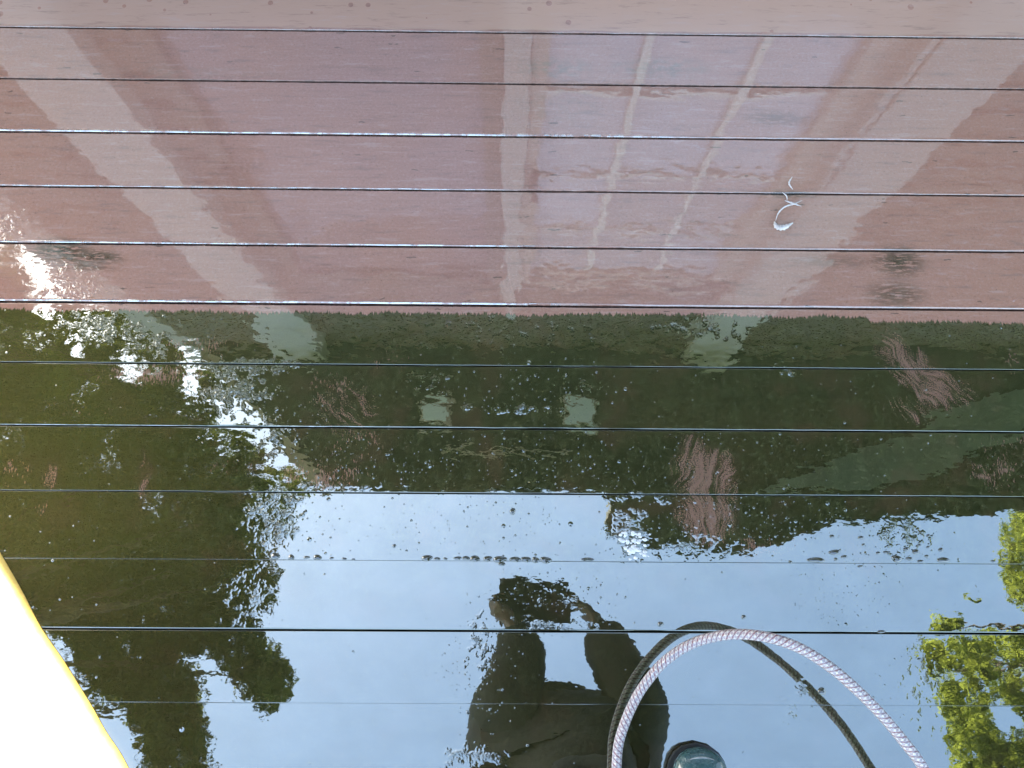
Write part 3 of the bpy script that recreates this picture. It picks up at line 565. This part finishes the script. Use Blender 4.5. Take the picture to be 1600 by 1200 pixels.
ORD = 'first second third fourth fifth sixth seventh eighth ninth tenth eleventh twelfth thirteenth fourteenth fifteenth sixteenth seventeenth eighteenth nineteenth twentieth twenty-first twenty-second twenty-third'.split()
def row(lst, phrase, group):
    for k, (x, y, w_, h_) in enumerate(sorted(lst)): bead(x, y + 1, w_, h_, ('%s dark bead from left in ' % ORD[k]) + phrase, group)
LA = 'dark water bead in the short row along a seam in the middle of the deck'; GA = 'beads along the middle seam'
row(((667, 871, 17, 10), (683, 872, 10, 5), (696, 872, 7, 4), (715, 871, 14, 5), (728, 871, 12, 7), (742, 872, 18, 9), (762, 872, 14, 9), (781, 873, 21, 11), (784, 880, 13, 6), (805, 873, 17, 9), (822, 873, 16, 9), (837, 874, 13, 9), (853, 874, 19, 10), (918, 873, 20, 6)), 'the short row above the mirrored person', GA)
LB_ = 'dark water bead in the loose cluster under the roof mirror at the right'; GB = 'beads on the right of the deck'
row(((1275, 874, 27, 9), (1304, 862, 20, 8), (1319, 869, 12, 5), (1306, 873, 7, 5), (1401, 872, 17, 11), (1421, 872, 11, 6), (1438, 876, 10, 5), (1474, 874, 19, 9), (1416, 857, 10, 6), (1431, 861, 13, 7), (1385, 862, 12, 4), (1372, 863, 7, 5), (1448, 868, 7, 5), (1436, 851, 7, 4), (1345, 839, 9, 6), (1300, 837, 9, 5), (1470, 858, 9, 6), (1450, 836, 6, 5), (1344, 884, 9, 4), (1450, 854, 6, 4), (1349, 850, 6, 4), (1552, 876, 9, 4), (1235, 877, 6, 5)), 'the loose cluster under the roof mirror', GB)
LC = 'small dark bead among the few along the seam left of the middle row'; GC = 'beads on the left seam'
row(((430, 868, 14, 11), (455, 870, 11, 8), (479, 870, 10, 5), (496, 870, 15, 8), (518, 871, 7, 4), (538, 872, 8, 4), (552, 873, 6, 3)), 'the sparse row beside the left tree mirror', GC)
bead(801, 799, 10, 10, 'lone round dark drop in the blue sky mirror above the middle row', 'lone drops'); bead(616, 853, 6, 6, 'tiny lone dark drop left above the middle row of beads', 'lone drops')
bead(1162, 964, 7, 7, 'tiny lone dark drop just above the top of the hose arch', 'lone drops'); bead(1377, 987, 12, 5, 'small flat dark bead on the seam right of the hose arch', 'lone drops')
bead(1032, 975, 9, 8, 'small dark drop left above the hose arch', 'lone drops'); bead(1284, 1200 - 120, 14, 10, 'dark drop on the mirrored line inside the hose arch', 'lone drops')

# white glint shape added where the roof mirror ends
M_GLINT = simple('glint_white', (.55, .54, .50), .25, .2, 90)  # pale blobs added to imitate a white glint on the water
bm = bmesh.new(); rf = random.Random(8)
for k in range(70):
    t = rf.random(); x = 968 + 34 * rf.random() + (8 if t > .6 else 0); y = 832 + 34 * t
    if rf.random() < .25: x += rf.uniform(-14, 26); y += rf.uniform(-6, 12)
    c = deckpt(x, y); rr = rf.uniform(.0012, .0036)
    g = bmesh.ops.create_uvsphere(bm, u_segments=10, v_segments=6, radius=1)
    for v in g['verts']: v.co = Vector((c.x + v.co.x * rr * 1.3, c.y + v.co.y * rr, .0008 + v.co.z * rr * .5))
tag(bmobj('glint_patch', bm, M_GLINT, None, True), 'small patch of white blobs added to stand for a glint at the corner of the mirrored roof edge', 'glint')
# slug-like pale curl of short tapered tubes
M_CURL = simple('pale_curl', (.50, .44, .38), .25, .15, 60)
cv, cf = [], []
for P_, r_ in ((((1238, 276, .003), (1233, 286, .004), (1239, 296, .003)), .0016), (((1226, 313, .003), (1238, 317, .005), (1252, 322, .003)), .0018), (((1253, 313, .003), (1242, 318, .004), (1226, 323, .004), (1216, 333, .004), (1212, 345, .003)), .0015),
               (((1210, 346, .003), (1214, 354, .004), (1225, 355, .005), (1239, 348, .002)), .0052), (((1222, 300, .003), (1229, 306, .003), (1230, 314, .003)), .0012)):
    q = catmull([deckpt(*a) for a in P_], 8); v, f = tube_data(q, [r_ * (.25 + math.sin(math.pi * i / (len(q) - 1)) * (1 + .3 * math.sin(i * 2.1))) for i in range(len(q))], 8); o_ = len(cv); cv += v; cf += [tuple(k + o_ for k in g) for g in f]
cv = [Vector((a.x, a.y, max(a.z, .0006) if a.z < .0006 else a.z * .8)) for a in cv]
tag(mesh('pale_squiggle', cv, cf, M_CURL, None, True), 'small pale curled squiggle on the clean boards at the right', 'squiggle')
